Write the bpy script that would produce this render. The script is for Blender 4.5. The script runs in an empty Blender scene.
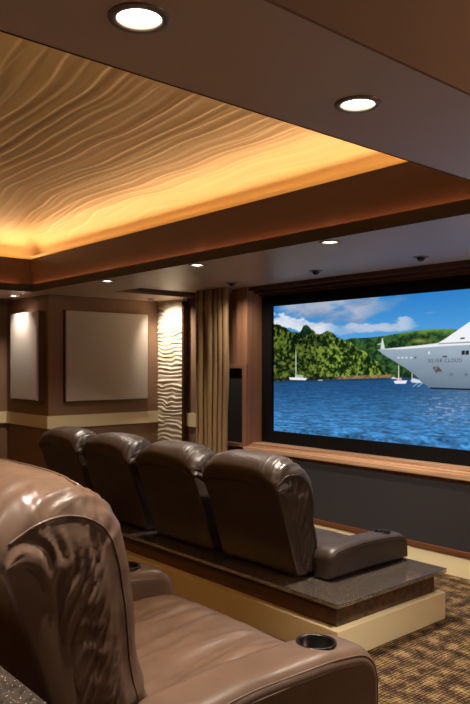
import bpy, bmesh, math, random
import numpy as np
from mathutils import Vector, Matrix

random.seed(4)
SC = bpy.context.scene
COL = SC.collection
PI = math.pi


# ------------------------------------------------------------------ helpers
def srgb(r, g, b):
    def f(c):
        c /= 255.0
        return c / 12.92 if c <= .04045 else ((c + .055) / 1.055) ** 2.4
    return (f(r), f(g), f(b), 1.0)


def smoothstep(a, b, x):
    t = np.clip((x - a) / (b - a), 0, 1)
    return t * t * (3 - 2 * t)


def _hash(ix, iy, iz, seed):
    h = (ix * 374761393 + iy * 668265263 + iz * 1442695041 + seed * 974634777) & 0xFFFFFFFF
    h = ((h ^ (h >> 13)) * 1274126177) & 0xFFFFFFFF
    h = (h ^ (h >> 16)) & 0xFFFF
    return h / 65535.0


def vnoise(x, y, z=0.0, seed=0):
    x = np.asarray(x, float); y = np.asarray(y, float); z = np.asarray(z, float) + np.zeros_like(x)
    x0 = np.floor(x); y0 = np.floor(y); z0 = np.floor(z)
    fx = x - x0; fy = y - y0; fz = z - z0
    fx = fx * fx * (3 - 2 * fx); fy = fy * fy * (3 - 2 * fy); fz = fz * fz * (3 - 2 * fz)
    xi = x0.astype(np.int64); yi = y0.astype(np.int64); zi = z0.astype(np.int64)
    r = 0
    for dx in (0, 1):
        for dy in (0, 1):
            for dz in (0, 1):
                w = (fx if dx else 1 - fx) * (fy if dy else 1 - fy) * (fz if dz else 1 - fz)
                r = r + w * _hash(xi + dx, yi + dy, zi + dz, seed)
    return r * 2 - 1


def fbm(x, y, z=0.0, oct=4, seed=0):
    a, s, t = 1.0, 0.0, 0.0
    for o in range(oct):
        s = s + a * vnoise(x * 2 ** o, y * 2 ** o, np.asarray(z, float) * 2 ** o, seed + o)
        t += a
        a *= .5
    return s / t


def link_mesh(name, verts, faces, mat, parent=None, smooth=False, loc=None):
    me = bpy.data.meshes.new(name)
    me.from_pydata([tuple(v) for v in verts], [], [tuple(f) for f in faces])
    me.update()
    bm = bmesh.new(); bm.from_mesh(me)
    bmesh.ops.recalc_face_normals(bm, faces=bm.faces)
    bm.to_mesh(me); bm.free()
    if smooth:
        me.polygons.foreach_set('use_smooth', [True] * len(me.polygons))
    if mat:
        me.materials.append(mat)
    o = bpy.data.objects.new(name, me)
    COL.objects.link(o)
    if parent:
        o.parent = parent
    if loc:
        o.location = loc
    return o


class MB:
    """collects boxes, lathes and tubes into one mesh"""
    def __init__(s):
        s.v = []; s.f = []

    def add(s, v, f):
        n = len(s.v)
        s.v += [tuple(p) for p in v]
        s.f += [tuple(i + n for i in q) for q in f]
        return s

    def box(s, x0, x1, y0, y1, z0, z1, bev=0.0):
        if bev:
            bm = bmesh.new()
            bmesh.ops.create_cube(bm, size=1)
            for v in bm.verts:
                v.co = Vector(((x0 + x1) / 2 + v.co.x * (x1 - x0), (y0 + y1) / 2 + v.co.y * (y1 - y0), (z0 + z1) / 2 + v.co.z * (z1 - z0)))
            bmesh.ops.bevel(bm, geom=list(bm.edges), offset=bev, segments=2, affect='EDGES', profile=.7)
            bm.verts.index_update()
            s.add([v.co[:] for v in bm.verts], [[v.index for v in f.verts] for f in bm.faces])
            bm.free()
            return s
        return s.add([(x0, y0, z0), (x1, y0, z0), (x1, y1, z0), (x0, y1, z0), (x0, y0, z1), (x1, y0, z1), (x1, y1, z1), (x0, y1, z1)],
                     [(3, 2, 1, 0), (4, 5, 6, 7), (0, 1, 5, 4), (1, 2, 6, 5), (2, 3, 7, 6), (3, 0, 4, 7)])

    def lathe(s, prof, n=40, c=(0, 0, 0), close=False):
        v = []; f = []
        m = len(prof)
        for i in range(n):
            a = 2 * PI * i / n
            for r, z in prof:
                v.append((c[0] + r * math.cos(a), c[1] + r * math.sin(a), c[2] + z))
        for i in range(n):
            j = (i + 1) % n
            for k in range(m if close else m - 1):
                k2 = (k + 1) % m
                f.append((i * m + k, j * m + k, j * m + k2, i * m + k2))
        return s.add(v, f)

    def tube(s, pts, r, n=8):
        pts = [Vector(p) for p in pts]
        v = []; f = []
        up = None
        for i, p in enumerate(pts):
            t = (pts[min(i + 1, len(pts) - 1)] - pts[max(i - 1, 0)]).normalized()
            if up is None:
                up = t.orthogonal().normalized()
            up = (up - t * up.dot(t)).normalized()
            b = t.cross(up)
            for k in range(n):
                a = 2 * PI * k / n
                v.append(p + (up * math.cos(a) + b * math.sin(a)) * r)
        for i in range(len(pts) - 1):
            for k in range(n):
                f.append((i * n + k, i * n + (k + 1) % n, (i + 1) * n + (k + 1) % n, (i + 1) * n + k))
        f.append(tuple(range(n)))
        f.append(tuple(range((len(pts) - 1) * n, len(pts) * n)))
        return s.add(v, f)

    def build(s, name, mat, parent=None, smooth=False):
        o = link_mesh(name, s.v, s.f, mat, parent, smooth)
        return o


def tag(o, label=None, cat=None, group=None, kind=None):
    if label: o['label'] = label
    if cat: o['category'] = cat
    if group: o['group'] = group
    if kind: o['kind'] = kind
    return o


def thing(name, label, cat, loc=(0, 0, 0), group=None):
    o = bpy.data.objects.new(name, None)
    o.empty_display_size = .1
    COL.objects.link(o)
    o.location = loc
    return tag(o, label, cat, group)


def struct(o):
    o['kind'] = 'structure'
    return o


def cut(obj, cutter):
    """carve a real hole and keep only the carved mesh"""
    m = obj.modifiers.new('hole', 'BOOLEAN')
    m.operation = 'DIFFERENCE'
    m.object = cutter
    m.solver = 'EXACT'
    bpy.context.view_layer.update()
    dg = bpy.context.evaluated_depsgraph_get()
    me = bpy.data.meshes.new_from_object(obj.evaluated_get(dg))
    obj.modifiers.clear()
    obj.data = me
    cm = cutter.data
    bpy.data.objects.remove(cutter)
    bpy.data.meshes.remove(cm)


def catmull(pts, n, closed=True):
    P = np.array(pts, float)
    m = len(P)
    out = []
    rng = range(m if closed else m - 1)
    for i in rng:
        if closed:
            p0, p1, p2, p3 = P[(i - 1) % m], P[i], P[(i + 1) % m], P[(i + 2) % m]
        else:
            p0, p1, p2, p3 = P[max(i - 1, 0)], P[i], P[i + 1], P[min(i + 2, m - 1)]
        for k in range(n):
            t = k / n
            out.append(.5 * (2 * p1 + (p2 - p0) * t + (2 * p0 - 5 * p1 + 4 * p2 - p3) * t * t + (3 * p1 - p0 - 3 * p2 + p3) * t ** 3))
    if not closed:
        out.append(P[-1])
    return np.array(out)


def resample(P, n):
    Q = np.vstack([P, P[:1]])
    d = np.r_[0, np.cumsum(np.linalg.norm(np.diff(Q, axis=0), axis=1))]
    t = np.linspace(0, d[-1], n + 1)[:-1]
    return np.c_[np.interp(t, d, Q[:, 0]), np.interp(t, d, Q[:, 1])]


def fillet(pts, rad, n=6):
    P = [np.array(p, float) for p in pts]
    out = []
    m = len(P)
    for i in range(m):
        r = rad[i] if isinstance(rad, (list, tuple)) else rad
        a, p, b = P[i - 1], P[i], P[(i + 1) % m]
        u = (a - p) / np.linalg.norm(a - p); w = (b - p) / np.linalg.norm(b - p)
        if r < 1e-4:
            out.append(p); continue
        for k in range(n + 1):
            t = k / n
            s0 = p + u * r; s1 = p + w * r
            out.append((1 - t) ** 2 * s0 + 2 * t * (1 - t) * p + t * t * s1)
    return np.array(out)


def arc(P, n):
    P = np.array(P, float)
    d = np.r_[0, np.cumsum(np.linalg.norm(np.diff(P, axis=0), axis=1))]
    t = np.linspace(0, d[-1], n + 1)[:-1]
    return np.c_[np.interp(t, d, P[:, 0]), np.interp(t, d, P[:, 1])]


def pad(name, prof, w, rx, rin, mat, parent, disp=None, n=120, mid=40, ends=9, xc=0.0, zoff=0.0, split=None, capd=None, K=14, rear_ins=1.0, warp=None):
    """a closed side profile (y,z) run across the width and rounded off at both sides, like an upholstered pad"""
    if split is None:
        P = resample(np.array(prof, float), n)
    else:                                   # front run and rear run of the profile, matched point for point
        P = np.vstack([arc(split[0], n // 2), arc(split[1], n // 2)])
    area = np.sum(P[:, 0] * np.roll(P[:, 1], -1) - np.roll(P[:, 0], -1) * P[:, 1])
    T = np.roll(P, -1, 0) - np.roll(P, 1, 0)
    T /= np.linalg.norm(T, axis=1)[:, None] + 1e-9
    N = np.c_[T[:, 1], -T[:, 0]]
    if area < 0:
        N = -N
    for _ in range(4):
        N = (np.roll(N, 1, 0) + N + np.roll(N, -1, 0)) / 3
    N /= np.linalg.norm(N, axis=1)[:, None]
    wj = np.ones(n)
    if split is not None:
        tt = np.arange(n) / (n / 2)
        wj = np.where(tt < 1, rear_ins + (1 - rear_ins) * smoothstep(0, .12, tt) * smoothstep(1, .86, tt), rear_ins)
    cols = []
    for k in range(ends + 1):
        a = PI / 2 * (1 - k / ends)
        cols.append((-(w / 2 - rx + rx * math.sin(a)), rin * (1 - math.cos(a)), -math.sin(a), math.cos(a)))
    for k in range(1, mid):
        t = k / mid
        cols.append((-(w / 2 - rx) + 2 * (w / 2 - rx) * t, 0, 0, 1))
    for k in range(ends + 1):
        a = PI / 2 * k / ends
        cols.append(((w / 2 - rx + rx * math.sin(a)), rin * (1 - math.cos(a)), math.sin(a), math.cos(a)))
    m = len(cols)
    X = np.zeros((m, n)); Y = np.zeros((m, n)); Z = np.zeros((m, n)); NX = np.zeros((m, n)); NY = np.zeros((m, n)); NZ = np.zeros((m, n))
    for i, (x, ins, nx, c) in enumerate(cols):
        X[i] = x
        Y[i] = P[:, 0] - N[:, 0] * ins * wj
        Z[i] = P[:, 1] - N[:, 1] * ins * wj
        NX[i] = nx; NY[i] = N[:, 0] * c; NZ[i] = N[:, 1] * c
    S = np.tile(np.linspace(0, 1, n, endpoint=False), (m, 1))
    if disp is not None:
        d = disp(X, Y, Z, S)
        X = X + NX * d; Y = Y + NY * d; Z = Z + NZ * d
    v = np.c_[(X + xc).ravel(), Y.ravel(), (Z + zoff).ravel()]
    f = []
    for i in range(m - 1):
        for j in range(n):
            j2 = (j + 1) % n
            f.append((i * n + j, i * n + j2, (i + 1) * n + j2, (i + 1) * n + j))
    if split is None:
        f.append(tuple(range(n)))
        f.append(tuple(range((m - 1) * n, m * n)))
    else:
        h = n // 2
        extra = []
        for col, sg in ((0, -1), (m - 1, 1)):
            front = [col * n + j for j in range(h + 1)]
            rear = [col * n + (n - j) % n for j in range(h + 1)]
            A = v[front]; B = v[rear]
            TT = np.linspace(0, 1, K + 1)[1:-1]
            G = A[:, None, :] * (1 - TT)[None, :, None] + B[:, None, :] * TT[None, :, None]
            SS = np.tile(np.linspace(0, 1, h + 1)[:, None], (1, K - 1))
            if capd is not None:
                G[:, :, 0] += sg * capd(G[:, :, 1], G[:, :, 2] - zoff, np.tile(TT, (h + 1, 1)), SS)
            b0 = len(v) + len(extra)
            extra += [tuple(q) for q in G.reshape(-1, 3)]
            def at(j, k):
                return front[j] if k == 0 else rear[j] if k == K else b0 + j * (K - 1) + k - 1
            for j in range(h):
                for k in range(K):
                    q = []
                    for i in (at(j, k), at(j, k + 1), at(j + 1, k + 1), at(j + 1, k)):
                        if i not in q: q.append(i)
                    if len(q) > 2: f.append(tuple(q))
        v = np.vstack([v, np.array(extra)])
    if warp is not None:
        v[:, 2] += warp(v[:, 0] - xc, v[:, 2] - zoff)
    o = link_mesh(name, v, f, mat, parent, True)
    GRID[o.name] = (v[:m * n].reshape(m, n, 3), ends)
    return o


GRID = {}


# ------------------------------------------------------------------ materials
def mat(name, col, rough=.5, spec=.5, metal=0.0, emit=None, estr=0.0, sheen=0.0):
    m = bpy.data.materials.new(name)
    m.use_nodes = True
    b = m.node_tree.nodes['Principled BSDF']
    b.inputs['Base Color'].default_value = col
    b.inputs['Roughness'].default_value = rough
    b.inputs['Specular IOR Level'].default_value = spec
    b.inputs['Metallic'].default_value = metal
    if sheen:
        b.inputs['Sheen Weight'].default_value = sheen
    if emit:
        b.inputs['Emission Color'].default_value = emit
        b.inputs['Emission Strength'].default_value = estr
    return m


class NT:
    def __init__(s, m):
        s.t = m.node_tree; s.n = s.t.nodes; s.l = s.t.links
        s.b = s.n['Principled BSDF']

    def node(s, typ, **kw):
        n = s.n.new(typ)
        for k, v in kw.items():
            if k.startswith('i_'):
                n.inputs[k[2:].replace('_', ' ')].default_value = v
            else:
                setattr(n, k, v)
        return n

    def coord(s, scale=(1, 1, 1), rot=(0, 0, 0)):
        c = s.node('ShaderNodeTexCoord')
        mp = s.node('ShaderNodeMapping')
        mp.inputs['Scale'].default_value = scale
        mp.inputs['Rotation'].default_value = rot
        s.l.new(c.outputs['Object'], mp.inputs['Vector'])
        return mp.outputs[0]

    def noise(s, vec, scale, detail=3, rough=.5, dist=0.0):
        n = s.node('ShaderNodeTexNoise')
        n.inputs['Scale'].default_value = scale
        n.inputs['Detail'].default_value = detail
        n.inputs['Roughness'].default_value = rough
        n.inputs['Distortion'].default_value = dist
        s.l.new(vec, n.inputs['Vector'])
        return n.outputs['Fac']

    def ramp(s, fac, stops):
        r = s.node('ShaderNodeValToRGB')
        e = r.color_ramp.elements
        while len(e) < len(stops):
            e.new(.5)
        for k, (p, c) in enumerate(stops):
            e[k].position = p; e[k].color = c
        s.l.new(fac, r.inputs[0])
        return r.outputs[0]

    def math(s, op, a, b=None):
        n = s.node('ShaderNodeMath', operation=op)
        for i, q in enumerate((a, b)):
            if q is None: continue
            if isinstance(q, (int, float)): n.inputs[i].default_value = q
            else: s.l.new(q, n.inputs[i])
        return n.outputs[0]

    def mix(s, fac, a, b):
        n = s.node('ShaderNodeMix', data_type='RGBA')
        if isinstance(fac, (int, float)): n.inputs[0].default_value = fac
        else: s.l.new(fac, n.inputs[0])
        for i, q in ((6, a), (7, b)):
            if isinstance(q, tuple): n.inputs[i].default_value = q
            else: s.l.new(q, n.inputs[i])
        return n.outputs[2]

    def color(s, c): s.l.new(c, s.b.inputs['Base Color'])
    def rough(s, c): s.l.new(c, s.b.inputs['Roughness'])

    def bump(s, h, strength=.2, dist=.01):
        n = s.node('ShaderNodeBump')
        n.inputs['Strength'].default_value = strength
        n.inputs['Distance'].default_value = dist
        s.l.new(h, n.inputs['Height'])
        s.l.new(n.outputs[0], s.b.inputs['Normal'])


def paint(name, col, rough=.75, var=.12):
    m = mat(name, col, rough, .3)
    t = NT(m)
    v = t.coord()
    n = t.noise(v, 6, 4)
    d = tuple(c * (1 - var) for c in col[:3]) + (1,)
    t.color(t.mix(n, d, col))
    t.bump(t.noise(v, 220, 2), .08, .002)
    return m


def leather(name, c0, c1, rough=.36):
    m = mat(name, c0, rough, .5)
    t = NT(m)
    v = t.coord()
    t.color(t.ramp(t.noise(v, 5, 5, .6), [(.3, c0), (.7, c1)]))
    vo = t.node('ShaderNodeTexVoronoi')
    vo.inputs['Scale'].default_value = 260
    t.l.new(v, vo.inputs['Vector'])
    n2 = t.noise(v, 38, 3, .6)
    h = t.math('ADD', t.math('MULTIPLY', vo.outputs['Distance'], .25), n2)
    t.bump(h, .10, .003)
    t.rough(t.ramp(t.noise(v, 9, 3), [(.3, (rough - .05,) * 3 + (1,)), (.7, (rough + .08,) * 3 + (1,))]))
    return m


def wood(name, c0, c1, axis='x', rough=.35, fine=1.0):
    m = mat(name, c0, rough, .4)
    t = NT(m)
    st = {'x': (.5, 24 * fine, 24 * fine), 'y': (24 * fine, .5, 24 * fine), 'z': (24 * fine, 24 * fine, .5)}[axis]
    v = t.coord(st)
    n = t.noise(v, 1.0, 4, .6, .6)
    t.color(t.ramp(n, [(.35, c0), (.62, c1)]))
    return m


M = {}
M['wall'] = paint('brown_wall_paint', srgb(146, 114, 90))
M['wall_low'] = paint('brown_wainscot_paint', srgb(104, 70, 54))
M['soffit'] = paint('taupe_ceiling_paint', srgb(196, 170, 150), .40)
M['soffit'].node_tree.nodes['Principled BSDF'].inputs['Specular IOR Level'].default_value = .6
M['band'] = paint('brown_cove_paint', srgb(68, 42, 30))
M['cream'] = paint('cream_trim_paint', srgb(240, 225, 182), .5, .04)
M['crown'] = paint('pale_gold_crown_paint', srgb(232, 196, 128), .5, .05)
M['plaster'] = paint('gold_carved_plaster', srgb(224, 190, 142), .55, .06)
M['dark'] = mat('black_felt', srgb(30, 26, 25), .9, .2)
M['slot'] = mat('dark_brown_recess', srgb(52, 40, 32), .8, .2)
M['bezel'] = mat('black_velvet_frame', srgb(16, 14, 14), .85, .15)
M['panel_edge'] = mat('shaded_brown_panel_edge', srgb(86, 62, 48), .9, .2)  # shade on the panel sides is put into this darker colour
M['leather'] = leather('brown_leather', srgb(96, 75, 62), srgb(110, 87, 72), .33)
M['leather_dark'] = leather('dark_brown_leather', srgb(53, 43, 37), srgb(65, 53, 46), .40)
M['cup'] = mat('dark_cup_liner', srgb(26, 24, 24), .3, .5, .4)
M['sill'] = wood('light_walnut_sill', srgb(158, 116, 86), srgb(214, 174, 138))
M['jamb'] = wood('brown_walnut_veneer', srgb(136, 94, 70), srgb(156, 112, 84), 'z', .45)
M['skirt'] = wood('striped_ebony_veneer', srgb(52, 34, 24), srgb(104, 72, 50))
M['trimwood'] = wood('dark_walnut_trim', srgb(60, 38, 26), srgb(92, 60, 42))
M['rail'] = wood('reddish_wood_rail', srgb(96, 58, 38), srgb(120, 76, 50))
M['white'] = mat('white_carved_plaster', srgb(232, 222, 198), .6, .3)
M['trim_metal'] = mat('bronze_trim_ring', srgb(128, 112, 98), .35, .5, .3)
M['reflector'] = mat('polished_reflector', srgb(235, 232, 225), .18, .5, 1.0)
M['lens'] = mat('lit_lamp_lens', srgb(255, 250, 240), .4, .5, 0, (1, .93, .82, 1), 9.0)
M['eyeball'] = mat('black_eyeball_fitting', srgb(38, 30, 26), .4, .4)


def fabric(name, c0, c1, scale=400):
    m = mat(name, c0, .9, .15, sheen=.1)
    t = NT(m)
    v = t.coord()
    t.color(t.mix(t.noise(v, scale, 2), c0, c1))
    t.bump(t.noise(v, scale, 2), .15, .002)
    return m


M['panel'] = fabric('grey_acoustic_fabric', srgb(178, 166, 154), srgb(200, 188, 176))
M['screen_cloth'] = fabric('charcoal_wall_fabric', srgb(44, 40, 42), srgb(58, 53, 54))
M['grille'] = fabric('black_speaker_cloth', srgb(34, 31, 32), srgb(46, 42, 42), 600)


def make_curtain_mat():
    m = fabric('olive_tan_drape', srgb(136, 108, 74), srgb(164, 134, 94), 250)
    return m


M['curtain'] = make_curtain_mat()


def make_granite():
    m = mat('black_speckled_granite', srgb(40, 36, 34), .14, 1.0)
    m.node_tree.nodes['Principled BSDF'].inputs['Coat Weight'].default_value = 1.0
    m.node_tree.nodes['Principled BSDF'].inputs['Coat IOR'].default_value = 2.6
    m.node_tree.nodes['Principled BSDF'].inputs['IOR'].default_value = 2.2
    m.node_tree.nodes['Principled BSDF'].inputs['Coat Roughness'].default_value = .08
    t = NT(m)
    v = t.coord()
    n = t.noise(v, 60, 5, .7)
    base = t.ramp(n, [(.35, srgb(48, 43, 40)), (.6, srgb(94, 85, 78)), (.75, srgb(126, 114, 104))])
    vo = t.node('ShaderNodeTexVoronoi')
    vo.inputs['Scale'].default_value = 330
    t.l.new(v, vo.inputs['Vector'])
    fl = t.node('ShaderNodeSeparateColor')
    t.l.new(vo.outputs['Color'], fl.inputs[0])
    k = t.math('MULTIPLY', t.math('GREATER_THAN', fl.outputs[0], .93), t.math('LESS_THAN', vo.outputs['Distance'], .42))
    t.color(t.mix(k, base, srgb(225, 205, 180)))
    return m


M['granite'] = make_granite()


def make_carpet():
    m = mat('patterned_brown_gold_carpet', srgb(80, 60, 40), .95, .1)
    t = NT(m)
    v = t.coord((1, 1, 1), (0, 0, .78))
    nv = t.node('ShaderNodeTexNoise'); nv.inputs['Scale'].default_value = 5
    t.l.new(v, nv.inputs['Vector'])
    va = t.node('ShaderNodeVectorMath', operation='SCALE'); va.inputs['Scale'].default_value = .05
    t.l.new(nv.outputs['Color'], va.inputs[0])
    vb = t.node('ShaderNodeVectorMath', operation='ADD')
    t.l.new(v, vb.inputs[0]); t.l.new(va.outputs[0], vb.inputs[1])
    sx = t.node('ShaderNodeSeparateXYZ'); t.l.new(vb.outputs[0], sx.inputs[0])
    x, y = sx.outputs[0], sx.outputs[1]
    def s(a, k, ph=0.0):
        return t.math('SINE', t.math('ADD', t.math('MULTIPLY', a, k), ph))
    big = t.math('MULTIPLY', s(x, 2 * PI / .21), s(y, 2 * PI / .21))
    fine = t.math('MULTIPLY', s(x, 2 * PI / .030), s(y, 2 * PI / .030))
    blot = t.noise(v, 14, 3, .6)
    f = t.math('ADD', t.math('MULTIPLY', big, .07), t.math('MULTIPLY', fine, .13))
    f = t.math('ADD', f, t.math('MULTIPLY', blot, .7))
    f = t.math('ADD', f, t.math('MULTIPLY', t.noise(v, 90, 3, .7), .50))
    t.color(t.ramp(f, [(.42, srgb(32, 23, 17)), (.58, srgb(62, 46, 33)), (.69, srgb(112, 90, 60)), (.86, srgb(150, 126, 86))]))
    t.bump(t.noise(v, 300, 2), .5, .006)
    return m


M['carpet'] = make_carpet()

# ------------------------------------------------------------------ camera
cam = bpy.data.cameras.new('camera')
cam.sensor_fit = 'HORIZONTAL'
cam.sensor_width = 36
cam.lens = 705.7 / 470 * 36
cam.shift_y = 13 / 470
cam.clip_start = .02
co = bpy.data.objects.new('camera', cam)
COL.objects.link(co)
co.location = (0, 0, 1.6)
co.rotation_euler = (PI / 2, 0, math.atan2(.7558, .6548))
SC.camera = co

# ------------------------------------------------------------------ the room
CZ = 2.39                                   # underside of the soffits
T_SOFFIT = 2.466
LX, RX, BY, FY = -8.4, .95, -2.1, 5.1       # room limits
floor = struct(MB().box(LX - .1, RX + .1, BY - .1, FY + .2, -.1, 0).build('floor', M['carpet']))


def split_wall(name, b1, b2):
    """upper and lower colour of one wall"""
    a = struct(MB().box(*b1).build(name, M['wall']))
    return a


struct(MB().box(LX - .1, LX, BY, 3.57, 0, 3.1).build('wall_left', M['wall']))
struct(MB().box(LX - .1, -7.29, 3.57, FY + .2, 0, T_SOFFIT).build('wall_pier', M['wall']))
struct(MB().box(RX, RX + .1, BY, FY, 0, 3.1).build('wall_right', M['wall']))
struct(MB().box(LX, RX, BY - .1, BY, 0, 3.1).build('wall_back', M['wall']))
struct(MB().box(-7.29, -5.66, FY, FY + .2, 0, 3.1).build('wall_front', M['wall']))

# cream chair rail round the left side
rail = MB()
rail.box(-7.29, -7.265, 3.5701, FY, .89, 1.03)
rail.box(LX, -7.265, 3.545, 3.57, .89, 1.03)
rail.box(LX, LX + .025, BY, 3.545, .89, 1.03)
rail.box(-7.265, -5.66, FY - .025, FY, .87, 1.03)
struct(rail.build('trim_1', M['cream']))
base = MB()
base.box(-7.29, -7.27, 3.55, FY, 0, .16)
base.box(LX, -7.27, 3.55, 3.57, 0, .16)
base.box(LX, LX + .02, BY, 3.55, 0, .16)
base.box(-7.27, -5.66, FY - .02, FY, 0, .16)
struct(base.build('baseboard_left', M['cream']))

# screen wall: dark cloth below, deep wooden niche for the screen above
SY = 4.77
sw = MB()
sw.box(-5.66, RX, SY + .03, FY + .2, 0, .70)
sw.box(-5.66, RX, SY + .03, FY + .2, .70, .74)
sw.box(-5.66, RX, 5.06, FY + .2, .74, 3.1)
sw.box(-5.66, -5.48, SY + .10, 5.06, 1.612, 2.39)
sw.box(-1.9, RX, SY, 5.06, .74, 2.39)
struct(sw.build('wall_screen', M['jamb']))
struct(MB().box(-5.64, RX, SY, SY + .03, .198, .70).build('trim_2', M['screen_cloth']))
struct(MB().box(-5.64, RX, SY - .012, SY + .03, .154, .198, .004).build('trim_3', M['rail']))
struct(MB().box(-5.64, RX, SY - .005, SY + .03, 0, .154).build('baseboard_front', M['cream']))
sill = MB()
sill.box(-5.36, -1.9, SY - .02, SY + .05, .735, .775, .004)
sill.box(-5.34, -1.9, SY + .00, SY + .12, .775, .792, .003)
sill.box(-5.32, -1.9, SY + .05, 5.0, .790, .810, .003)
struct(sill.build('trim_4', M['sill']))
jm = MB()
jm.box(-5.48, -5.32, SY, 5.06, 1.612, 2.39)
jm.box(-5.372, -5.32, SY + .002, 5.06, .70, 1.612)
struct(jm.build('trim_5', M['jamb']))
hd = MB()
hd.box(-5.32, -1.9, SY + .02, 5.06, 2.352, 2.39)
hd.box(-5.32, -1.9, SY + .10, 5.06, 2.325, 2.36)
hd.box(-5.32, -1.9, SY + .17, 5.06, 2.304, 2.33)
struct(hd.build('trim_6', M['trimwood']))

# ceiling: soffits round a tray
lights = [(-1.357, .887), (-1.371, 1.68), (-1.371, 2.50), (-3.026, 3.429), (-4.41, 3.424), (-5.80, 3.436), (-7.75, 3.37),
          (-1.36, .08), (-7.8, 1.2), (-7.8, -.6)]  # last three are unseen, added to fill the room with light
sof = MB()
T0 = CZ + .076
sof.box(LX, -6.6, 3.335, FY, CZ, T0)
sof.box(-6.6, -6.1, 3.335, 4.0, CZ, T0)
sof.box(-6.1, -5.66, 3.335, FY, CZ, T0)
sof.box(-5.66, RX, 3.335, 5.06, CZ, T0)
sof.box(LX, -7.2, BY, 3.335, CZ, T0)
sof.box(-7.2, RX, BY, -1.2, CZ, T0)
sof.box(-1.62, -1.115, -1.2, 3.335, CZ, T0)
so = struct(sof.build('ceiling', M['soffit']))
cb = MB()
for x, y in lights:
    cb.lathe([(.0005, -.02), (.056, -.02), (.056, .1), (.0005, .1)], 32, (x, y, CZ))
# separate joined slabs so that the carve stays clean
cutter = link_mesh('cutter', cb.v, cb.f, None)
cut(so, cutter)
struct(MB().box(-6.62, -6.08, 3.98, FY, CZ + .05, CZ + .09).build('trim_7', M['slot']))
lp = MB()
lp.box(-7.2, -1.62, 3.329, 3.335, CZ - .001, T0)
lp.box(-7.2, -7.194, -1.2, 3.329, CZ - .001, T0)
lp.box(-1.626, -1.62, -1.2, 3.329, CZ - .001, T0)
struct(lp.build('trim_10', M['slot']))
bd = MB()
BT = 2.784
bd.box(-7.52, -1.42, 3.45, 3.475, T0, BT)
bd.box(-7.52, -7.495, -1.32, 3.45, T0, BT)
bd.box(-1.445, -1.42, -1.32, 3.45, T0, BT)
bd.box(-7.52, -1.42, -1.345, -1.32, T0, BT)
struct(bd.build('trim_8', M['band']))
cr = MB()
for k, (o, z0, z1) in enumerate(((0.0, BT, BT + .014), (.016, BT + .014, BT + .026), (.032, BT + .026, BT + .036))):
    a = .012 - o
    cr.box(-7.495 - o, -1.445 + o, 3.45 - a, 3.50, z0, z1)
    cr.box(-7.545, -7.495 + a, -1.32, 3.45, z0, z1)
    cr.box(-1.445 - a, -1.395, -1.32, 3.45, z0, z1)
    cr.box(-7.495, -1.445, -1.37, -1.32 + a, z0, z1)
struct(cr.build('trim_9', M['crown']))
PZ = 3.05
blk = MB()                                  # outer sides of the light cove and slab over the whole room
blk.box(LX, RX, BY, FY + .2, 3.16, 3.25)

blk.box(-1.145, -1.115, -1.7, 3.82, CZ + .02, 3.16)
blk.box(-7.85, -1.12, -1.7, -1.66, T0, 3.16)
blk.box(-1.105, RX, -1.2, 3.335, 2.80, 2.84)
blk.box(-1.115, RX, 3.335, 3.36, T0, 2.84)
struct(blk.build('ceiling_shell', M['band']))
struct(MB().box(-1.115, -1.105, -1.2, 3.335, CZ, 3.16).build('trim_11', M['wall']))
cw = MB()
cw.box(-7.72, -1.12, 3.65, 3.69, T0, 3.16)
cw.box(-7.72, -7.68, -1.7, 3.65, T0, 3.16)
struct(cw.build('ceiling_cove', M['plaster']))

# carved wave ceiling inside the tray
def wave_ceiling():
    nx, ny = 330, 620
    xs = np.linspace(-7.678, -1.15, nx); ys = np.linspace(-1.65, 3.648, ny)
    X, Y = np.meshgrid(xs, ys, indexing='ij')
    w = Y * 9.5 + 1.0 * vnoise(X * .55, Y * .35, 0, 3) * 1.5 + .55 * vnoise(X * 1.3, Y * 1.1, 0, 8) + .22 * vnoise(X * 2.7, Y * 3.0, 0, 5) + X * .35
    H = np.zeros_like(X)
    for k, (mul, ph, amp) in enumerate(((1.0, 0, .0110), (1.63, .37, .0055))):
        p = w * mul + ph + .5 * vnoise(X * .8, Y * .9, 0, 20 + k)
        fr = p - np.floor(p)
        idx = np.floor(p)
        a = .35 + .65 * _hash(idx.astype(np.int64), np.zeros_like(idx, dtype=np.int64), np.zeros_like(idx, dtype=np.int64), 7 + k)
        a = a * np.clip(.6 + .7 * vnoise(X * .9 + idx * 3.7, Y * .4, 0, 31 + k), .08, 1.2)
        prof = np.where(fr < .78, (fr / .78) ** 1.7, 1 - smoothstep(.78, 1.0, fr))
        H += amp * a * prof
    ed = np.minimum(np.minimum(3.65 - Y, X + 7.68), 9)
    q = np.clip((.34 - ed) / .34, 0, 1)
    Z = PZ - H * (1 - .5 * q) - .215 * (1 - np.sqrt(1 - q * q))
    v = np.c_[X.ravel(), Y.ravel(), Z.ravel()]
    f = [(i * ny + j, i * ny + j + 1, (i + 1) * ny + j + 1, (i + 1) * ny + j) for i in range(nx - 1) for j in range(ny - 1)]
    return link_mesh('ceiling_carved_panel', v, f, M['plaster'], None, True)


struct(wave_ceiling())


# ------------------------------------------------------------------ lamps
def lamp_spot(name, loc, target, energy, angle=80, blend=.7, col=(1, .89, .76), r=.03):
    l = bpy.data.lights.new(name, 'SPOT')
    l.energy = energy; l.spot_size = math.radians(angle); l.spot_blend = blend; l.color = col; l.shadow_soft_size = r
    o = bpy.data.objects.new(name, l)
    COL.objects.link(o)
    o.location = loc
    d = Vector(target) - Vector(loc)
    o.rotation_euler = d.to_track_quat('-Z', 'Y').to_euler()
    return o


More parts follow.
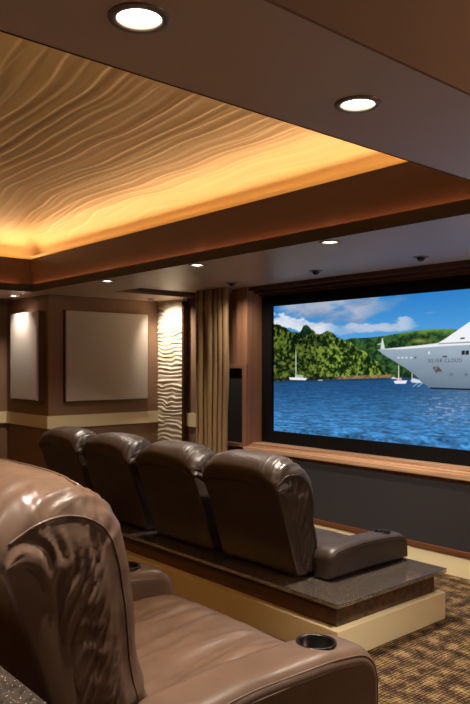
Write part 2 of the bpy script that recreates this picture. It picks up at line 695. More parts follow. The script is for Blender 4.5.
def lamp_area(name, loc, sx, sy, energy, rot, col=(1, .72, .38)):
    l = bpy.data.lights.new(name, 'AREA')
    l.shape = 'RECTANGLE'; l.size = sx; l.size_y = sy; l.energy = energy; l.color = col
    o = bpy.data.objects.new(name, l)
    COL.objects.link(o)
    o.location = loc
    o.rotation_euler = rot
    return o


DL = ['bright round downlight at the top edge of the ceiling beam', 'round bronze-rimmed downlight in the dark beam, alone at upper right',
      None, 'small lit downlight in the front soffit, nearest the screen', 'small lit downlight in the front soffit, above the left seats',
      'faint small downlight in the soffit above the large grey wall panel', 'small downlight shining down onto the narrow grey wall panel', None, None, None]
for i, (x, y) in enumerate(lights):
    if DL[i] is None:
        continue
    t = thing('recessed_downlight', DL[i], 'ceiling light', (x, y, CZ), 'recessed ceiling downlights')
    MB().lathe([(.050, .004), (.053, -.006), (.070, -.004), (.0725, .0015), (.060, .002)], 48, close=True).build('trim_ring', M['trim_metal'], t, True)
    MB().lathe([(.052, -.002), (.048, .012), (.040, .030), (.034, .045), (.033, .0455), (.036, .045), (.055, .0)], 40).build('reflector', M['reflector'], t, True)
    MB().lathe([(.0005, -.006), (.020, -.004), (.038, .001), (.049, .008), (.049, .014), (.0005, .014)], 40).build('lamp', M['lens'], t, True)

EN = {0: 150, 1: 60, 2: 300, 3: 280, 4: 120, 5: 120, 6: 60, 7: 30, 8: 50, 9: 50}
CN = {0: 74, 1: 74, 2: 84, 3: 116, 4: 110, 7: 70, 8: 84, 9: 84}
for i, (x, y) in enumerate(lights):
    tx, ty = x, y
    lamp_spot('downlight_and_added_lamp', (x, y, CZ - .012), (tx, ty, 0), EN[i], CN.get(i, 120), .9)

EB = [((-3.011, 4.408), 'small dark eyeball spotlight in the soffit, furthest right above the screen'),
      ((-4.037, 4.398), 'small dark eyeball spotlight in the soffit above the left part of the screen'),
      ((-5.157, 4.43), 'small dark eyeball spotlight in the soffit beside the curtain top'),
      ((-6.97, 4.72), 'small dark eyeball spotlight right above the white rippled column')]
for (x, y), lab in EB:
    t = thing('eyeball_spotlight', lab, 'ceiling spotlight', (x, y, CZ), 'dark eyeball spotlights')
    MB().lathe([(.030, .0), (.034, -.006), (.058, -.004), (.060, .0)], 40, close=True).build('trim_ring', M['trim_metal'], t, True)
    MB().lathe([(.0005, -.034), (.014, -.032), (.026, -.022), (.032, -.008), (.033, .0)], 32).build('eyeball', M['eyeball'], t, True)
lamp_spot('eyeball_and_added_lamp', (-3.0, 4.41, CZ - .04), (-3.0, 4.95, .8), 55, 110, 1)
lamp_spot('eyeball_and_added_lamp', (-4.03, 4.41, CZ - .04), (-4.03, 4.95, .8), 55, 110, 1)
lamp_spot('eyeball_and_added_lamp', (-5.157, 4.43, CZ - .04), (-5.3, 4.85, .8), 38, 130, 1)
lamp_spot('eyeball_and_added_lamp', (-6.97, 4.66, CZ - .03), (-6.93, 5.04, 1.85), 60, 105, 1)
lamp_spot('eyeball_and_added_lamp', (-2.0, 4.41, CZ - .04), (-2.0, 4.8, .3), 60, 90, 1)  # extra unseen spot, added to brighten the foot of the screen wall
pl = bpy.data.lights.new('added_fill_lamp', 'POINT')  # unseen fill lamp, added to brighten the beam face
pl.energy = 55; pl.color = (1, .80, .62); pl.shadow_soft_size = .08
plo = bpy.data.objects.new('added_fill_lamp', pl)
COL.objects.link(plo)
plo.location = (.80, 3.1, 2.1)


# cove strips: upper cove washes the carved panel, lower trough glows on the brown band
CE, LE = 40, 6
UZ = BT + .05
lamp_area('cove_strip', (-4.45, 3.58, UZ), 6.1, .03, 22, (PI + math.radians(72), 0, 0))
lamp_area('cove_strip', (-4.45, -1.48, UZ), 6.1, .03, CE * 1.2, (PI - math.radians(72), 0, 0))
lamp_area('cove_strip', (-7.61, 1.06, UZ), .03, 4.8, 19, (PI, math.radians(72), 0))
lamp_area('cove_strip', (-1.29, 1.06, UZ), .03, 4.8, CE, (PI, -math.radians(72), 0))
lamp_area('trough_strip', (-4.45, 3.425, T0 + .006), 5.9, .012, LE, (PI, 0, 0), (1, .42, .16))
lamp_area('trough_strip', (-7.47, 1.06, T0 + .006), .012, 4.5, LE, (PI, 0, 0), (1, .42, .16))

# ------------------------------------------------------------------ left wall dressings
def acoustic(label, loc, sx, sy, sz, face):
    t = thing('acoustic_panel', label, 'wall panel', loc, 'grey fabric wall panels')
    if face == '-y':
        MB().box(0, sx, -sy, -.02, 0, sz, .012).build('fabric_face', M['panel'], t)
        MB().box(.0, sx + .004, -sy + .02, 0, -.004, sz + .002, .004).build('shaded_sides', M['panel_edge'], t)
    else:
        MB().box(.02, sx, 0, sy, 0, sz, .012).build('fabric_face', M['panel'], t)
        MB().box(0, sx - .02, -.004, sy + .004, -.004, sz + .004, .004).build('shaded_sides', M['panel_edge'], t)
    return t


acoustic('large square grey fabric panel on the brown side wall', (-7.29, 3.75, 1.19), .08, 1.09, 1.025, '+x')
acoustic('narrow tall grey fabric panel on the pier, lit from above', (-8.06, 3.57, 1.20), .71, .11, 1.0, '-y')


def wave_column():
    t = thing('rippled_wall_column', 'white plaster column panel carved in horizontal ripples, beside the curtain', 'wall panel', (-7.285, FY, 0))
    w, h = .515, CZ
    nx, nz = 70, 620
    X, Z = np.meshgrid(np.linspace(0, w, nx), np.linspace(0, h, nz), indexing='ij')
    p = Z * 19.5 + .62 * vnoise(X * 5.5, Z * 4.5, 0, 2) + .42 * vnoise(X * 10, Z * 9, 0, 9)
    fr = p - np.floor(p)
    idx = np.floor(p).astype(np.int64)
    a = .55 + .45 * vnoise(X * 6 + idx * 2.3, Z * 2, 0, 12)
    D = .021 * a * (.5 - .5 * np.cos(2 * PI * np.where(fr < .65, fr / 1.3, .5 + (fr - .65) / .7)))
    D += .02
    v = list(np.c_[X.ravel(), -.035 - D.ravel(), Z.ravel()])
    f = [(i * nz + j, i * nz + j + 1, (i + 1) * nz + j + 1, (i + 1) * nz + j) for i in range(nx - 1) for j in range(nz - 1)]
    link_mesh('rippled_face', v, f, M['white'], t, True)
    MB().box(0, w, -.05, 0, 0, h).build('backing', M['white'], t)
    MB().box(w, w + .034, -.075, 0, 0, h - .03).build('edge_trim', M['trimwood'], t)
    return t


wave_column()


def curtain():
    t = thing('curtain', 'olive tan floor-length curtain gathered beside the screen', 'curtain', (-5.73, 4.64, 0))
    nu, nz = 190, 50
    U, Z = np.meshgrid(np.linspace(0, 1, nu), np.linspace(.01, CZ - .004, nz), indexing='ij')
    ph = U * 2 * PI * 6.2 + .5 * vnoise(U * 4, Z * .6, 0, 4)
    amp = .045 * (.75 + .4 * vnoise(U * 7, Z * .4, 0, 6))
    Y = -amp * np.cos(ph) + .01 * vnoise(U * 20, Z * 2, 0, 1)
    X = -.225 + .48 * U + .018 * np.sin(2 * ph)
    Y = Y + .02 * (U > .8) * 0
    v = list(np.c_[X.ravel(), Y.ravel(), Z.ravel()]) + list(np.c_[X.ravel(), Y.ravel() + .006, Z.ravel()])
    n = nu * nz
    f = []
    for i in range(nu - 1):
        for j in range(nz - 1):
            q = (i * nz + j, i * nz + j + 1, (i + 1) * nz + j + 1, (i + 1) * nz + j)
            f += [q, tuple(k + n for k in reversed(q))]
    for j in range(nz - 1):
        f += [(j, j + 1, j + 1 + n, j + n), ((nu - 1) * nz + j, (nu - 1) * nz + j + 1, (nu - 1) * nz + j + 1 + n, (nu - 1) * nz + j + n)]
    link_mesh('drape', v, f, M['curtain'], t, True)
    return t


curtain()

sp = thing('wall_speaker', 'tall black cloth speaker grille in a wood frame left of the screen', 'speaker', (-5.66, SY + .30, .765))
MB().box(.0, .28, -.27, 0, .035, .80).build('grille', M['grille'], sp)
fr = MB()
fr.box(.28, .345, -.315, -.299, .0, .845, .004)
fr.box(0, .28, -.315, -.27 + .05, .80, .845, .004)
fr.box(0, .28, -.315, -.27 + .05, .0, .035, .004)
fr.build('frame', M['jamb'], sp)

# ------------------------------------------------------------------ the lit screen
SX0, SX1, SZ0, SZ1 = -5.168, -2.20, .932, 2.196
SCY = 5.0


def poly_mask(X, Z, pts, aa=.004):
    """anti-aliased inside test of a polygon in wall coordinates"""
    pts = np.array(pts, float)
    ins = np.zeros(X.shape, bool)
    dist = np.full(X.shape, 9.0)
    m = len(pts)
    for i in range(m):
        x0, z0 = pts[i]; x1, z1 = pts[(i + 1) % m]
        c = ((z0 > Z) != (z1 > Z)) & (X < (x1 - x0) * (Z - z0) / (z1 - z0 + 1e-12) + x0)
        ins ^= c
        dx, dz = x1 - x0, z1 - z0
        t = np.clip(((X - x0) * dx + (Z - z0) * dz) / (dx * dx + dz * dz + 1e-12), 0, 1)
        dist = np.minimum(dist, np.hypot(X - x0 - t * dx, Z - z0 - t * dz))
    sd = np.where(ins, dist, -dist)
    return smoothstep(-aa, aa, sd)


def picture():
    nx, nz = 700, 300
    X, Z = np.meshgrid(np.linspace(SX0, SX1, nx), np.linspace(SZ0, SZ1, nz), indexing='ij')
    C = np.zeros(X.shape + (3,))

    def put(mask, rgb):
        nonlocal C
        rgb = np.array(rgb, float)
        C = C * (1 - mask[..., None]) + (rgb if rgb.ndim == 3 else rgb[None, None, :]) * mask[..., None]

    def mixc(a, b, t):
        return np.array(a, float)[None, None] * (1 - t[..., None]) + np.array(b, float)[None, None] * t[..., None]

    # sky and clouds
    tz = np.clip((Z - 1.75) / .45, 0, 1)
    C = mixc((96, 170, 226), (44, 126, 200), tz)
    c1 = fbm(X * 2.1 + 3, Z * 9 + 1, 0, 5, 3)
    c2 = fbm(X * 4.2 + 1, Z * 13, 0, 5, 14)
    edge = smoothstep(-3.55, -3.95, X + .3 * c2)
    band1 = smoothstep(-.30, .15, c1 + .3 - 9 * np.abs(Z - 2.12 - .025 * (X + 4.2)) ** 1.5) * edge * smoothstep(-5.02, -4.70, X + .25 * c2 + (Z - 2.1) * 1.5)
    put(band1 * .95, mixc((126, 148, 184), (176, 184, 202), np.clip(.5 + 1.2 * c2 + 3 * (Z - 2.13), 0, 1)))
    cum = smoothstep(.0, .25, .35 + c2 * .9 - 12 * np.abs(Z - 2.045 + .16 * (X + 5.05)) ** 1.15) * smoothstep(-4.2, -4.55, X)
    put(cum * .95, mixc((170, 182, 204), (226, 230, 238), np.clip(.55 + 1.4 * c2, 0, 1)))
    low = smoothstep(.0, .3, .28 + c2 * 1.0 - 14 * np.abs(Z - 1.935 - .03 * (X + 4)) ** 1.2) * smoothstep(-4.45, -4.1, X) * smoothstep(-3.35, -3.6, X)
    put(low * .85, mixc((146, 166, 200), (196, 205, 222), np.clip(.5 + 1.4 * c2 + 5 * (Z - 1.94), 0, 1)))
    wis = smoothstep(.05, .4, .12 + c1 * .9 - 8 * np.abs(Z - 2.03 - .05 * (X + 3.3))) * smoothstep(-3.7, -3.4, X)
    put(wis * .55, (150, 178, 214))
    # sea
    shore_z = 1.437 + (X + 5.168) * .036
    d = np.clip((shore_z - Z) / .5, 0, 1)
    sea = mixc((34, 78, 124), (62, 122, 176), smoothstep(.0, .9, d))
    rip = fbm(X * 9, Z * 95 / (1 + 2.0 * d), 0, 5, 40)
    rip2 = vnoise(X * 30, Z * 240 / (1 + 2 * d), 0, 44)
    sea = sea * (1 + (.34 * rip + .16 * rip2)[..., None] * (.5 + .9 * d[..., None]))
    glint = smoothstep(.25, .6, vnoise(X * 34, Z * 110, 0, 51) + .2 * rip) * np.exp(-((X + 3.18) / .28) ** 2 - ((Z - 1.24) / .13) ** 2)
    refl = np.exp(-((X + 2.9) / .5) ** 2) * smoothstep(1.02, 1.36, Z)
    sea = sea * (1 - .35 * refl[..., None]) + np.array((134, 150, 172.))[None, None] * (.35 * refl[..., None])
    put(smoothstep(.002, -.002, Z - shore_z), sea)
    sm = glint * (Z < shore_z)
    put(sm * .6, (176, 180, 200))
    # far green hill
    far = [(-4.30, 1.82), (-4.148, 1.845), (-4.0, 1.841), (-3.781, 1.852), (-3.624, 1.873), (-3.424, 1.891), (-3.281, 1.894), (-3.143, 1.888), (-3.0, 1.872), (-2.2, 1.80),
           (-2.2, 1.47), (-4.3, 1.46)]
    n1 = fbm(X * 13, Z * 22, 0, 4, 60)
    n2 = fbm(X * 34, Z * 38, 0, 3, 66)
    hill = mixc((22, 46, 26), (62, 98, 48), np.clip(.45 + .9 * n1 + .9 * n2 + .5 * vnoise(X * 60, Z * 70, 0, 97), 0, 1))
    mead = smoothstep(.06, .0, 1.895 - Z - .02 * n1) * smoothstep(-3.75, -3.6, X)
    hill = hill * (1 - mead[..., None]) + np.array((112, 152, 66.))[None, None] * mead[..., None]
    yel = np.exp(-((X + 3.42) / .09) ** 2 - ((Z - 1.80) / .018) ** 2)
    hill = hill * (1 - .8 * yel[..., None]) + np.array((160, 156, 66.))[None, None] * .8 * yel[..., None]
    put(poly_mask(X, Z, far, .005) * smoothstep(-.003, .003, Z - shore_z), hill)
    # near wooded headland
    sky = [(-5.2, 2.035), (-5.165, 2.027), (-5.079, 2.003), (-4.979, 1.959), (-4.91, 1.927), (-4.827, 1.914), (-4.79, 1.945), (-4.76, 1.97), (-4.72, 1.988), (-4.667, 1.966), (-4.62, 1.92), (-4.589, 1.896),
           (-4.513, 1.894), (-4.437, 1.929), (-4.39, 1.905), (-4.339, 1.869), (-4.254, 1.83), (-4.16, 1.795), (-4.05, 1.74), (-3.95, 1.68), (-3.86, 1.62), (-3.80, 1.55), (-3.72, 1.50), (-3.70, 1.46), (-5.2, 1.42)]
    jx = X + .022 * n2; jz = Z + .020 * fbm(X * 24, Z * 24, 0, 3, 71)
    cell = fbm(X * 9, Z * 12, 0, 3, 80)
    fine = fbm(X * 30, Z * 34, 0, 4, 85)
    g = np.clip(.42 + .5 * cell + 1.0 * fine + .55 * fbm(X * 55, Z * 65, 0, 2, 95), 0, 1)
    g = smoothstep(-.05, 1.05, g)
    tree = mixc((12, 26, 12), (104, 122, 44), g)
    tree = tree * (1 + .38 * smoothstep(-4.75, -4.25, X))[..., None]
    autumn = np.clip(.8 * vnoise(X * 4, Z * 6, 0, 90), 0, 1) * smoothstep(.5, .9, g)
    tree = tree * (1 - .4 * autumn[..., None]) + np.array((150, 128, 50.))[None, None] * .4 * autumn[..., None]
    pine = np.exp(-((X + 4.73) / .10) ** 2 - ((Z - 1.945) / .05) ** 2)
    tree = tree * (1 - .75 * np.clip(pine * 1.3, 0, 1)[..., None]) + np.array((18, 48, 30.))[None, None] * .75 * np.clip(pine * 1.3, 0, 1)[..., None]
    put(poly_mask(jx, jz, sky, .006) * smoothstep(-.002, .002, Z - shore_z), tree)
    # rocks along the shore
    rock = smoothstep(.018, .010, np.abs(Z - shore_z - .014) + .008 * fine) * smoothstep(-3.66, -3.74, X)
    rc = mixc((28, 26, 18), (168, 128, 88), np.clip(.15 + .9 * smoothstep(-4.55, -4.2, X) + .7 * n2 - .25, 0, 1))
    put(rock * .9, rc)
    put(np.exp(-((Z - shore_z + .008) / .010) ** 2) * .6, (22, 46, 72))
    # small boats
    put(poly_mask(X, Z, [(-4.955, 1.478), (-4.70, 1.474), (-4.725, 1.452), (-4.935, 1.452)]), (238, 238, 238))
    put(poly_mask(X, Z, [(-4.86, 1.49), (-4.76, 1.488), (-4.745, 1.476), (-4.88, 1.476)]), (206, 210, 214))
    put(poly_mask(X, Z, [(-4.861, 1.478), (-4.859, 1.755), (-4.853, 1.755), (-4.850, 1.478)], .003), (236, 236, 228))
    put(poly_mask(X, Z, [(-4.855, 1.506), (-4.755, 1.497), (-4.755, 1.491), (-4.855, 1.498)], .003), (220, 220, 214))
    put(poly_mask(X, Z, [(-4.57, 1.458), (-4.50, 1.46), (-4.51, 1.452), (-4.56, 1.452)], .003), (226, 222, 216))
    put(poly_mask(X, Z, [(-3.72, 1.482), (-3.695, 1.498), (-3.66, 1.486), (-3.67, 1.48)], .003), (230, 232, 236))
    # cruise ship
    hull = [(-3.862, 1.734), (-3.676, 1.744), (-3.424, 1.758), (-3.234, 1.774), (-2.966, 1.786), (-2.2, 1.80), (-2.2, 1.405), (-3.328, 1.409), (-3.405, 1.459), (-3.473, 1.516), (-3.573, 1.575), (-3.686, 1.634), (-3.792, 1.687)]
    put(poly_mask(X, Z, hull, .004), mixc((104, 122, 140), (164, 178, 192), np.clip((Z - 1.42) / .34 + .1 * c2 + .15 * (X + 3.2), 0, 1)))
    put(poly_mask(X, Z, [(-3.33, 1.416), (-2.2, 1.414), (-2.2, 1.402), (-3.325, 1.404)], .003), (24, 30, 40))
    put(poly_mask(X, Z, [(-3.865, 1.736), (-3.424, 1.764), (-3.234, 1.780), (-2.2, 1.806), (-2.2, 1.772), (-2.966, 1.758), (-3.234, 1.752), (-3.6, 1.735)], .004), (236, 238, 242))
    put(poly_mask(X, Z, [(-3.262, 1.776), (-3.197, 1.806), (-2.966, 1.940), (-2.85, 2.0), (-2.2, 2.06), (-2.2, 1.80), (-2.966, 1.784)], .004), (240, 242, 247))
    put(poly_mask(X, Z, [(-3.25, 1.776), (-2.2, 1.802), (-2.2, 1.790), (-3.25, 1.769)], .003), (120, 126, 140))
    put(poly_mask(X, Z, [(-3.05, 1.815), (-3.012, 1.817), (-3.012, 1.806), (-3.05, 1.804)], .003), (50, 40, 40))
    for wx in (-3.025, -2.99, -2.86, -2.8, -2.66, -2.6, -2.46, -2.4):
        put(poly_mask(X, Z, [(wx - .014, 1.712), (wx + .014, 1.714), (wx + .014, 1.682), (wx - .014, 1.680)], .004), (34, 34, 44))
    for k, wx in enumerate((-3.64, -3.60, -3.56, -3.51, -3.47)):
        put(poly_mask(X, Z, [(wx - .009, 1.668), (wx + .009, 1.668), (wx + .009, 1.656), (wx - .009, 1.656)], .004), (226, 230, 236) if k < 4 else (60, 70, 84))
    put(poly_mask(X, Z, [(-3.345, 1.71), (-3.33, 1.712), (-3.33, 1.69), (-3.345, 1.688)], .004), (230, 232, 236))
    put(poly_mask(X, Z, [(-3.21, 1.672), (-3.17, 1.674), (-3.17, 1.664), (-3.21, 1.662)], .004), (44, 50, 64))
    for wx in (-3.13, -3.0, -2.8):
        put(np.exp(-((X - wx) / .013) ** 2 - ((Z - 1.525) / .010) ** 2) * .6, (70, 80, 92))
    put(poly_mask(X, Z, [(-3.30, 1.585), (-3.25, 1.592), (-3.23, 1.57), (-3.215, 1.545), (-3.25, 1.548), (-3.27, 1.528), (-3.285, 1.552), (-3.30, 1.56)], .006) * (.5 + .5 * (fine > -.1)), (84, 76, 78))
    # jack staff and crew on the bow
    put(poly_mask(X, Z, [(-3.830, 1.738), (-3.812, 1.835), (-3.804, 1.835), (-3.782, 1.740)], .004), (214, 218, 222))
    put(poly_mask(X, Z, [(-3.862, 1.785), (-3.82, 1.790), (-3.82, 1.780), (-3.862, 1.776)], .004), (200, 206, 212))
    # boats in front of the bow and the splash
    put(poly_mask(X, Z, [(-3.69, 1.464), (-3.55, 1.470), (-3.565, 1.442), (-3.675, 1.440)]), (238, 238, 242))
    put(poly_mask(X, Z, [(-3.66, 1.49), (-3.61, 1.492), (-3.60, 1.466), (-3.665, 1.465)]), (196, 170, 176))
    put(poly_mask(X, Z, [(-3.643, 1.47), (-3.641, 1.60), (-3.634, 1.60), (-3.632, 1.47)], .003), (228, 224, 214))
    put(poly_mask(X, Z, [(-3.52, 1.468), (-3.49, 1.490), (-3.43, 1.476), (-3.40, 1.45), (-3.50, 1.452)]), (214, 218, 226))
    put(poly_mask(X, Z, [(-3.508, 1.47), (-3.506, 1.535), (-3.500, 1.535), (-3.498, 1.47)], .003), (226, 220, 206))
    for dx in (0, .045):
        put(poly_mask(X, Z, [(-3.50 + dx, 1.418), (-3.45 + dx, 1.452), (-3.435 + dx, 1.452), (-3.487 + dx, 1.418)], .004) * .7, (196, 212, 232))
    C = np.clip(C / 255.0, 0, 1)
    L = np.where(C <= .04045, C / 12.92, ((C + .055) / 1.055) ** 2.4)
    v = np.c_[X.ravel() - SX0, np.zeros(X.size), Z.ravel() - SZ0]
    I, J = np.meshgrid(np.arange(nx - 1), np.arange(nz - 1), indexing='ij')
    a = (I * nz + J).ravel()
    F = np.c_[a, a + nz, a + nz + 1, a + 1]
    me = bpy.data.meshes.new('screen_picture')
    me.vertices.add(len(v)); me.vertices.foreach_set('co', v.ravel())
    me.loops.add(F.size); me.loops.foreach_set('vertex_index', F.ravel().astype(np.int32))
    me.polygons.add(len(F)); me.polygons.foreach_set('loop_start', np.arange(0, F.size, 4, dtype=np.int32))
    me.update(calc_edges=True)
    at = me.color_attributes.new('picture', 'FLOAT_COLOR', 'POINT')
    at.data.foreach_set('color', np.concatenate([L.reshape(-1, 3), np.ones((X.size, 1))], 1).ravel())
    return me


scr = thing('projection_screen', 'wide black-framed lit screen showing a white cruise ship in a green harbour', 'screen', (SX0, SCY, SZ0))
pm = bpy.data.materials.new('lit_harbour_picture')
pm.use_nodes = True
nt = pm.node_tree
nt.nodes.clear()
out = nt.nodes.new('ShaderNodeOutputMaterial'); em = nt.nodes.new('ShaderNodeEmission'); vc = nt.nodes.new('ShaderNodeVertexColor')
vc.layer_name = 'picture'
em.inputs['Strength'].default_value = 1.0
nt.links.new(vc.outputs['Color'], em.inputs['Color']); nt.links.new(em.outputs[0], out.inputs['Surface'])
pme = picture()
pme.materials.append(pm)
po = bpy.data.objects.new('picture', pme)
COL.objects.link(po); po.parent = scr
bz = MB()
W, Hh = SX1 - SX0, SZ1 - SZ0
bz.box(-.15, 0, -.03, .06, -.118, Hh + .108, .006)
bz.box(W, W + .15, -.03, .06, -.118, Hh + .108, .006)
bz.box(0, W, -.03, .06, Hh, Hh + .108)
bz.box(0, W, -.03, .06, -.118, 0)
bz.box(-.1, W + .1, .01, .06, -.1, Hh + .1)
bz.build('frame', M['bezel'], scr)
inkm = mat('dark_blue_lettering', srgb(36, 42, 58), .8, .1, 0, srgb(40, 46, 64), 1.0)


def words(text, x, z, size, m, parent, name='ship_lettering', spacing=1.1):
    c = bpy.data.curves.new(name, 'FONT')
    c.body = text; c.size = size; c.space_character = spacing
    o = bpy.data.objects.new(name, c)
    COL.objects.link(o)
    o.rotation_euler = (PI / 2, 0, 0)
    bpy.context.view_layer.update()
    me = bpy.data.meshes.new_from_object(o.evaluated_get(bpy.context.evaluated_depsgraph_get()))
    me.transform(Matrix.Rotation(PI / 2, 4, 'X'))
    bpy.data.objects.remove(o)
    me.materials.clear(); me.materials.append(m)
    q = bpy.data.objects.new(name, me)
    COL.objects.link(q); q.parent = parent
    q.location = (x, -.002, z)
    return q


words('SILVER CLOUD', -3.345 - SX0, 1.622 - SZ0, .043, inkm, po)

# ------------------------------------------------------------------ seating platforms
pf = thing('seating_platform', 'low platform under the front row with dark granite top and cream base', 'platform', (-2.5, 2.894, 0))
px0 = -3.75
MB().box(px0, 0, 0, 1.046, .287, .314, .004).build('granite_top', M['granite'], pf)
MB().box(px0, -.055, .055, .99, .0, .287).build('wood_skirt', M['skirt'], pf)
cs = MB()
cs.box(px0, 0, 0, .055, 0, .165, .003)
cs.box(-.055, 0, .055, 1.03, 0, .165, .003)
cs.build('cream_base', M['cream'], pf)

rp = thing('rear_platform', 'carpeted raised platform carrying the near recliner', 'platform', (-1.2, BY, 0))
MB().box(-5.6, 0, .02, 3.85, 0, .316).build('deck', M['carpet'], rp)

bar = thing('bar_counter', 'dark speckled granite bar counter behind the near recliner', 'counter', (-1.0, .05, .316))
MB().box(-5.2, 0, 0, .50, .675, .704, .004).build('granite_top', M['granite'], bar)
MB().box(-5.15, -.06, .05, .44, 0, .675).build('front_panel', M['skirt'], bar)


# ------------------------------------------------------------------ recliners
def recliner(name, label, loc, w, b, arms, lm, seed=0, group=None):
    """local origin: middle of the back's foot, on what carries it; b lifts the seat line"""
    t = thing(name, label, 'recliner', loc, group)
    R = random.Random(seed)
    ox, oy = R.random() * 50, R.random() * 50

    def wr(amp, edge, gather):
        def f(X, Y, Z, S):
            e = np.clip((np.abs(X) - (w / 2 - edge)) / edge, 0, 1)
            d = amp * fbm(X * 4 + ox, Y * 4 + oy, Z * 4, 3, seed)
            run = fbm(S * 26 + 1.2 * vnoise(X * 7, S * 7, 0, seed), X * 3.5 + oy, 0, 2, seed + 3)
            d = d + gather * .5 * smoothstep(.2, .9, e) * (-np.abs(run) * 1.6 + .3)
            top = np.exp(-((Y + .12) / .16) ** 2 - ((Z - .69) / .09) ** 2)
            fold = -np.abs(vnoise(S * 22 + 8 * (1 - e), X * 6 + ox, 0, seed + 7)) * 1.6 + .4
            d = d + gather * .9 * top * smoothstep(.0, .7, e) * fold
            return d
        return f

    def gusset(Y, Z, t, S):
        k = np.sin(np.clip(t, 0, 1) * PI)
        r = -np.abs(fbm(S * 17 + 1.6 * vnoise(t * 2.5, S * 5, 0, seed + 8), t * 1.3, 0, 2, seed + 4)) * 2 + .45
        return .008 * k + .013 * r * smoothstep(.0, .18, t) * smoothstep(1.0, .35, t)
    k_ = .6 if b else 1.0

    def dome(x, z):
        u = np.abs(x) / (w / 2)
        return k_ * smoothstep(.30, .66, z) * (.026 - .060 * u ** 3.2)
    # shell of the back
    sh = fillet([(-.075, -b + .014), (-.09, .03), (-.262, .575), (-.165, .60), (.0, .025), (.02, -b + .014)], [.0, .008 if not b else .05, .03, .02, .008 if not b else .05, .0])
    pad('back_shell', sh, w + .006, .014, .012, lm, t, None, 90, 24, 4, zoff=b, warp=dome)
    # puffy back cushion that rolls over the top of the shell
    lo = -.02 if b else .004
    front = catmull([(.09, lo), (.150, .03), (.150, .10), (.122, .20), (.102, .31), (.090, .43), (.072, .545), (.035, .640), (-.04, .696), (-.13, .712), (-.215, .694), (-.270, .645), (-.285, .588), (-.268, .548)], 10, False)
    rear = catmull([(-.268, .548), (-.232, .545), (-.20, .53), (-.165, .45), (-.10, .24), (-.05, .06), (.0, lo + .01), (.09, lo)], 10, False)
    front[:, 1] = np.maximum(front[:, 1], lo); rear[:, 1] = np.maximum(rear[:, 1], lo)
    bc = pad('back_cushion', None, w + .008, .060, .066, lm, t, wr(.007, .22, .015), 280, 70, 12, zoff=b, split=(front, rear), capd=gusset, K=16, rear_ins=.3, warp=dome)
    pp = MB()
    G, ke = GRID.pop(bc.name)
    k0 = int(np.argmax(G[len(G) // 2, :, 2] - .6 * np.abs(G[len(G) // 2, :, 1] + .05)))
    pp.tube([tuple(G[i, k0] + np.array((0, 0, .0015))) for i in range(ke, len(G) - ke, 2)], .0028, 6)
    h2 = G.shape[1] // 2
    for c in (2, len(G) - 3):
        pp.tube([tuple(G[c, j]) for j in range(int(h2 * .10), int(h2 * .93))], .0032, 6)
    pp.build('piping', lm, bc, True)
    # seat
    st = catmull([(.10, .060), (.25, .085), (.45, .104), (.62, .108), (.74, .094), (.822, .045), (.835, -.02), (.80, -.075 if b else -.02 + .0), (.5, -.10 if b else -.0), (.12, -.10 if b else -.0)], 8)
    if not b:
        st[:, 1] = np.maximum(st[:, 1] * .75 + .01, .02)

    def seatd(X, Y, Z, S):
        q = fbm(X * 13 + 1.5 * Y + oy, Y * 2.2, 0, 3, seed + 21)
        g = .036 * (.3 - 1.3 * np.abs(q)) * smoothstep(.80, .58, Y) * smoothstep(.0, .03, Z + .05)
        return g * .8 + .008 * fbm(X * 6 + ox, Y * 4, Z * 4, 3, seed + 2)
    pad('seat_cushion', st, w - .01, .05, .05, lm, t, seatd, 160, 54, 10, zoff=b)
    if b:
        fp = fillet([(.06, -b + .03), (.06, -.10), (.80, -.085), (.805, -b + .03)], [.01, .01, .03, .03])
        pad('footrest', fp, w - .02, .02, .02, lm, t, None, 80, 8, 4, zoff=b)
        MB().box(-w / 2 + .03, w / 2 - .03, -.05, .74, 0, .04).build('base', M['dark'], t)
    else:
        MB().box(-w / 2 + .03, w / 2 - .03, .04, .74, 0, .05).build('base', M['dark'], t)
    # arms with cup holders
    for side, aw in arms:
        top = .198 if b else .192
        ap = fillet([(.02, -b + .004), (.02, top - .01), (.30, top + .012), (.60, top + .004), (.80, top - .022), (.805, -b + .004)], [.01, .09, .05, .05, .115 if b else .085, .01], 10)
        xc = side * (w / 2 + aw / 2 + .001)
        rr = min(.055, aw * .38)

        def armd(X, Y, Z, S):
            return .003 * fbm(X * 7 + ox, Y * 6, Z * 6 + side, 3, seed + 4)
        ar = pad('armrest', ap, aw, rr, rr * .8, lm, t, armd, 170, 14, 9, xc=xc, zoff=b)
        G, ke = GRID.pop(ar.name)
        cy, cr_ = .612, min(.051, aw * .36)
        cc = MB().lathe([(.0005, -.07), (cr_, -.07), (cr_, .1), (.0005, .1)], 36, (xc, cy, b + top))
        cu = link_mesh('cutter', cc.v, cc.f, None, t)
        cut(ar, cu)
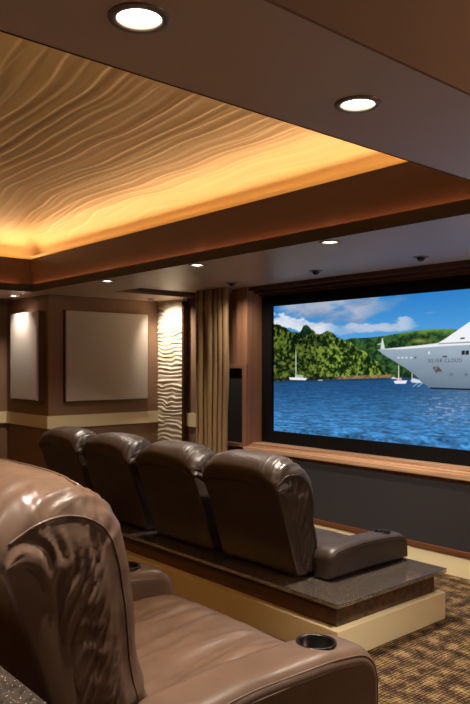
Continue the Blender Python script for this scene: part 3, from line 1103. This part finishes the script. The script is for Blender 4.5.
        ar.data.polygons.foreach_set('use_smooth', [abs(p.normal.x) < .97 for p in ar.data.polygons])
        cp = MB().lathe([(.0005, -.066), (cr_ - .004, -.066), (cr_ - .003, .002), (cr_ + .001, .007), (cr_ + .006, .006), (cr_ + .007, .001), (cr_ - .001, -.004), (cr_ - .001, -.0695), (.0005, -.0695)], 40, (xc, cy, b + top))
        cp.build('cup_holder', M['cup'], ar, True)
        c = (len(G) - 1 - ke + 6) if side > 0 else ke - 6
        ids = [j for j in range(G.shape[1]) if G[c, j, 2] > b + (-.24 if b else .03) and (G[c, j, 1] > .4 or G[c, j, 2] > b + top - .06)]
        br = [q for q in range(1, len(ids)) if ids[q] != ids[q - 1] + 1]
        if br:
            ids = ids[br[0]:] + ids[:br[0]]
        pg = MB().tube([tuple(G[c, j]) for j in ids], .0028, 6)
        pg.build('piping', lm, ar, True)
    return t


FR = [('dark brown leather recliner, nearest of the front row, with a wide outer armrest', [(1, .17)]),
      ('dark brown leather recliner in the front row, second from the platform end', [(1, .070)]),
      ('dark brown leather recliner in the front row, third from the platform end', [(1, .070)]),
      ('dark brown leather recliner at the wall end of the front row', [(1, .070), (-1, .12)])]
for i, (lab, arms) in enumerate(FR):
    xr = -2.95 - .805 * i
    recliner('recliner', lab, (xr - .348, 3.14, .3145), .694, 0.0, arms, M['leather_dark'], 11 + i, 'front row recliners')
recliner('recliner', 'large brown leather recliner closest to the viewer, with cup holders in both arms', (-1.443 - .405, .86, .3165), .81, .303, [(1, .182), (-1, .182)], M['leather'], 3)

# ------------------------------------------------------------------ world and view
w = bpy.data.worlds.new('world')
SC.world = w
w.use_nodes = True
w.node_tree.nodes['Background'].inputs[0].default_value = (.02, .016, .013, 1)
w.node_tree.nodes['Background'].inputs[1].default_value = .2
SC.view_settings.view_transform = 'Standard'
SC.view_settings.look = 'None'
SC.view_settings.exposure = 0.0
SC.cycles.diffuse_bounces = 8
SC.cycles.max_bounces = 12
SC.view_settings.gamma = 1.0
SC.view_settings.use_curve_mapping = False
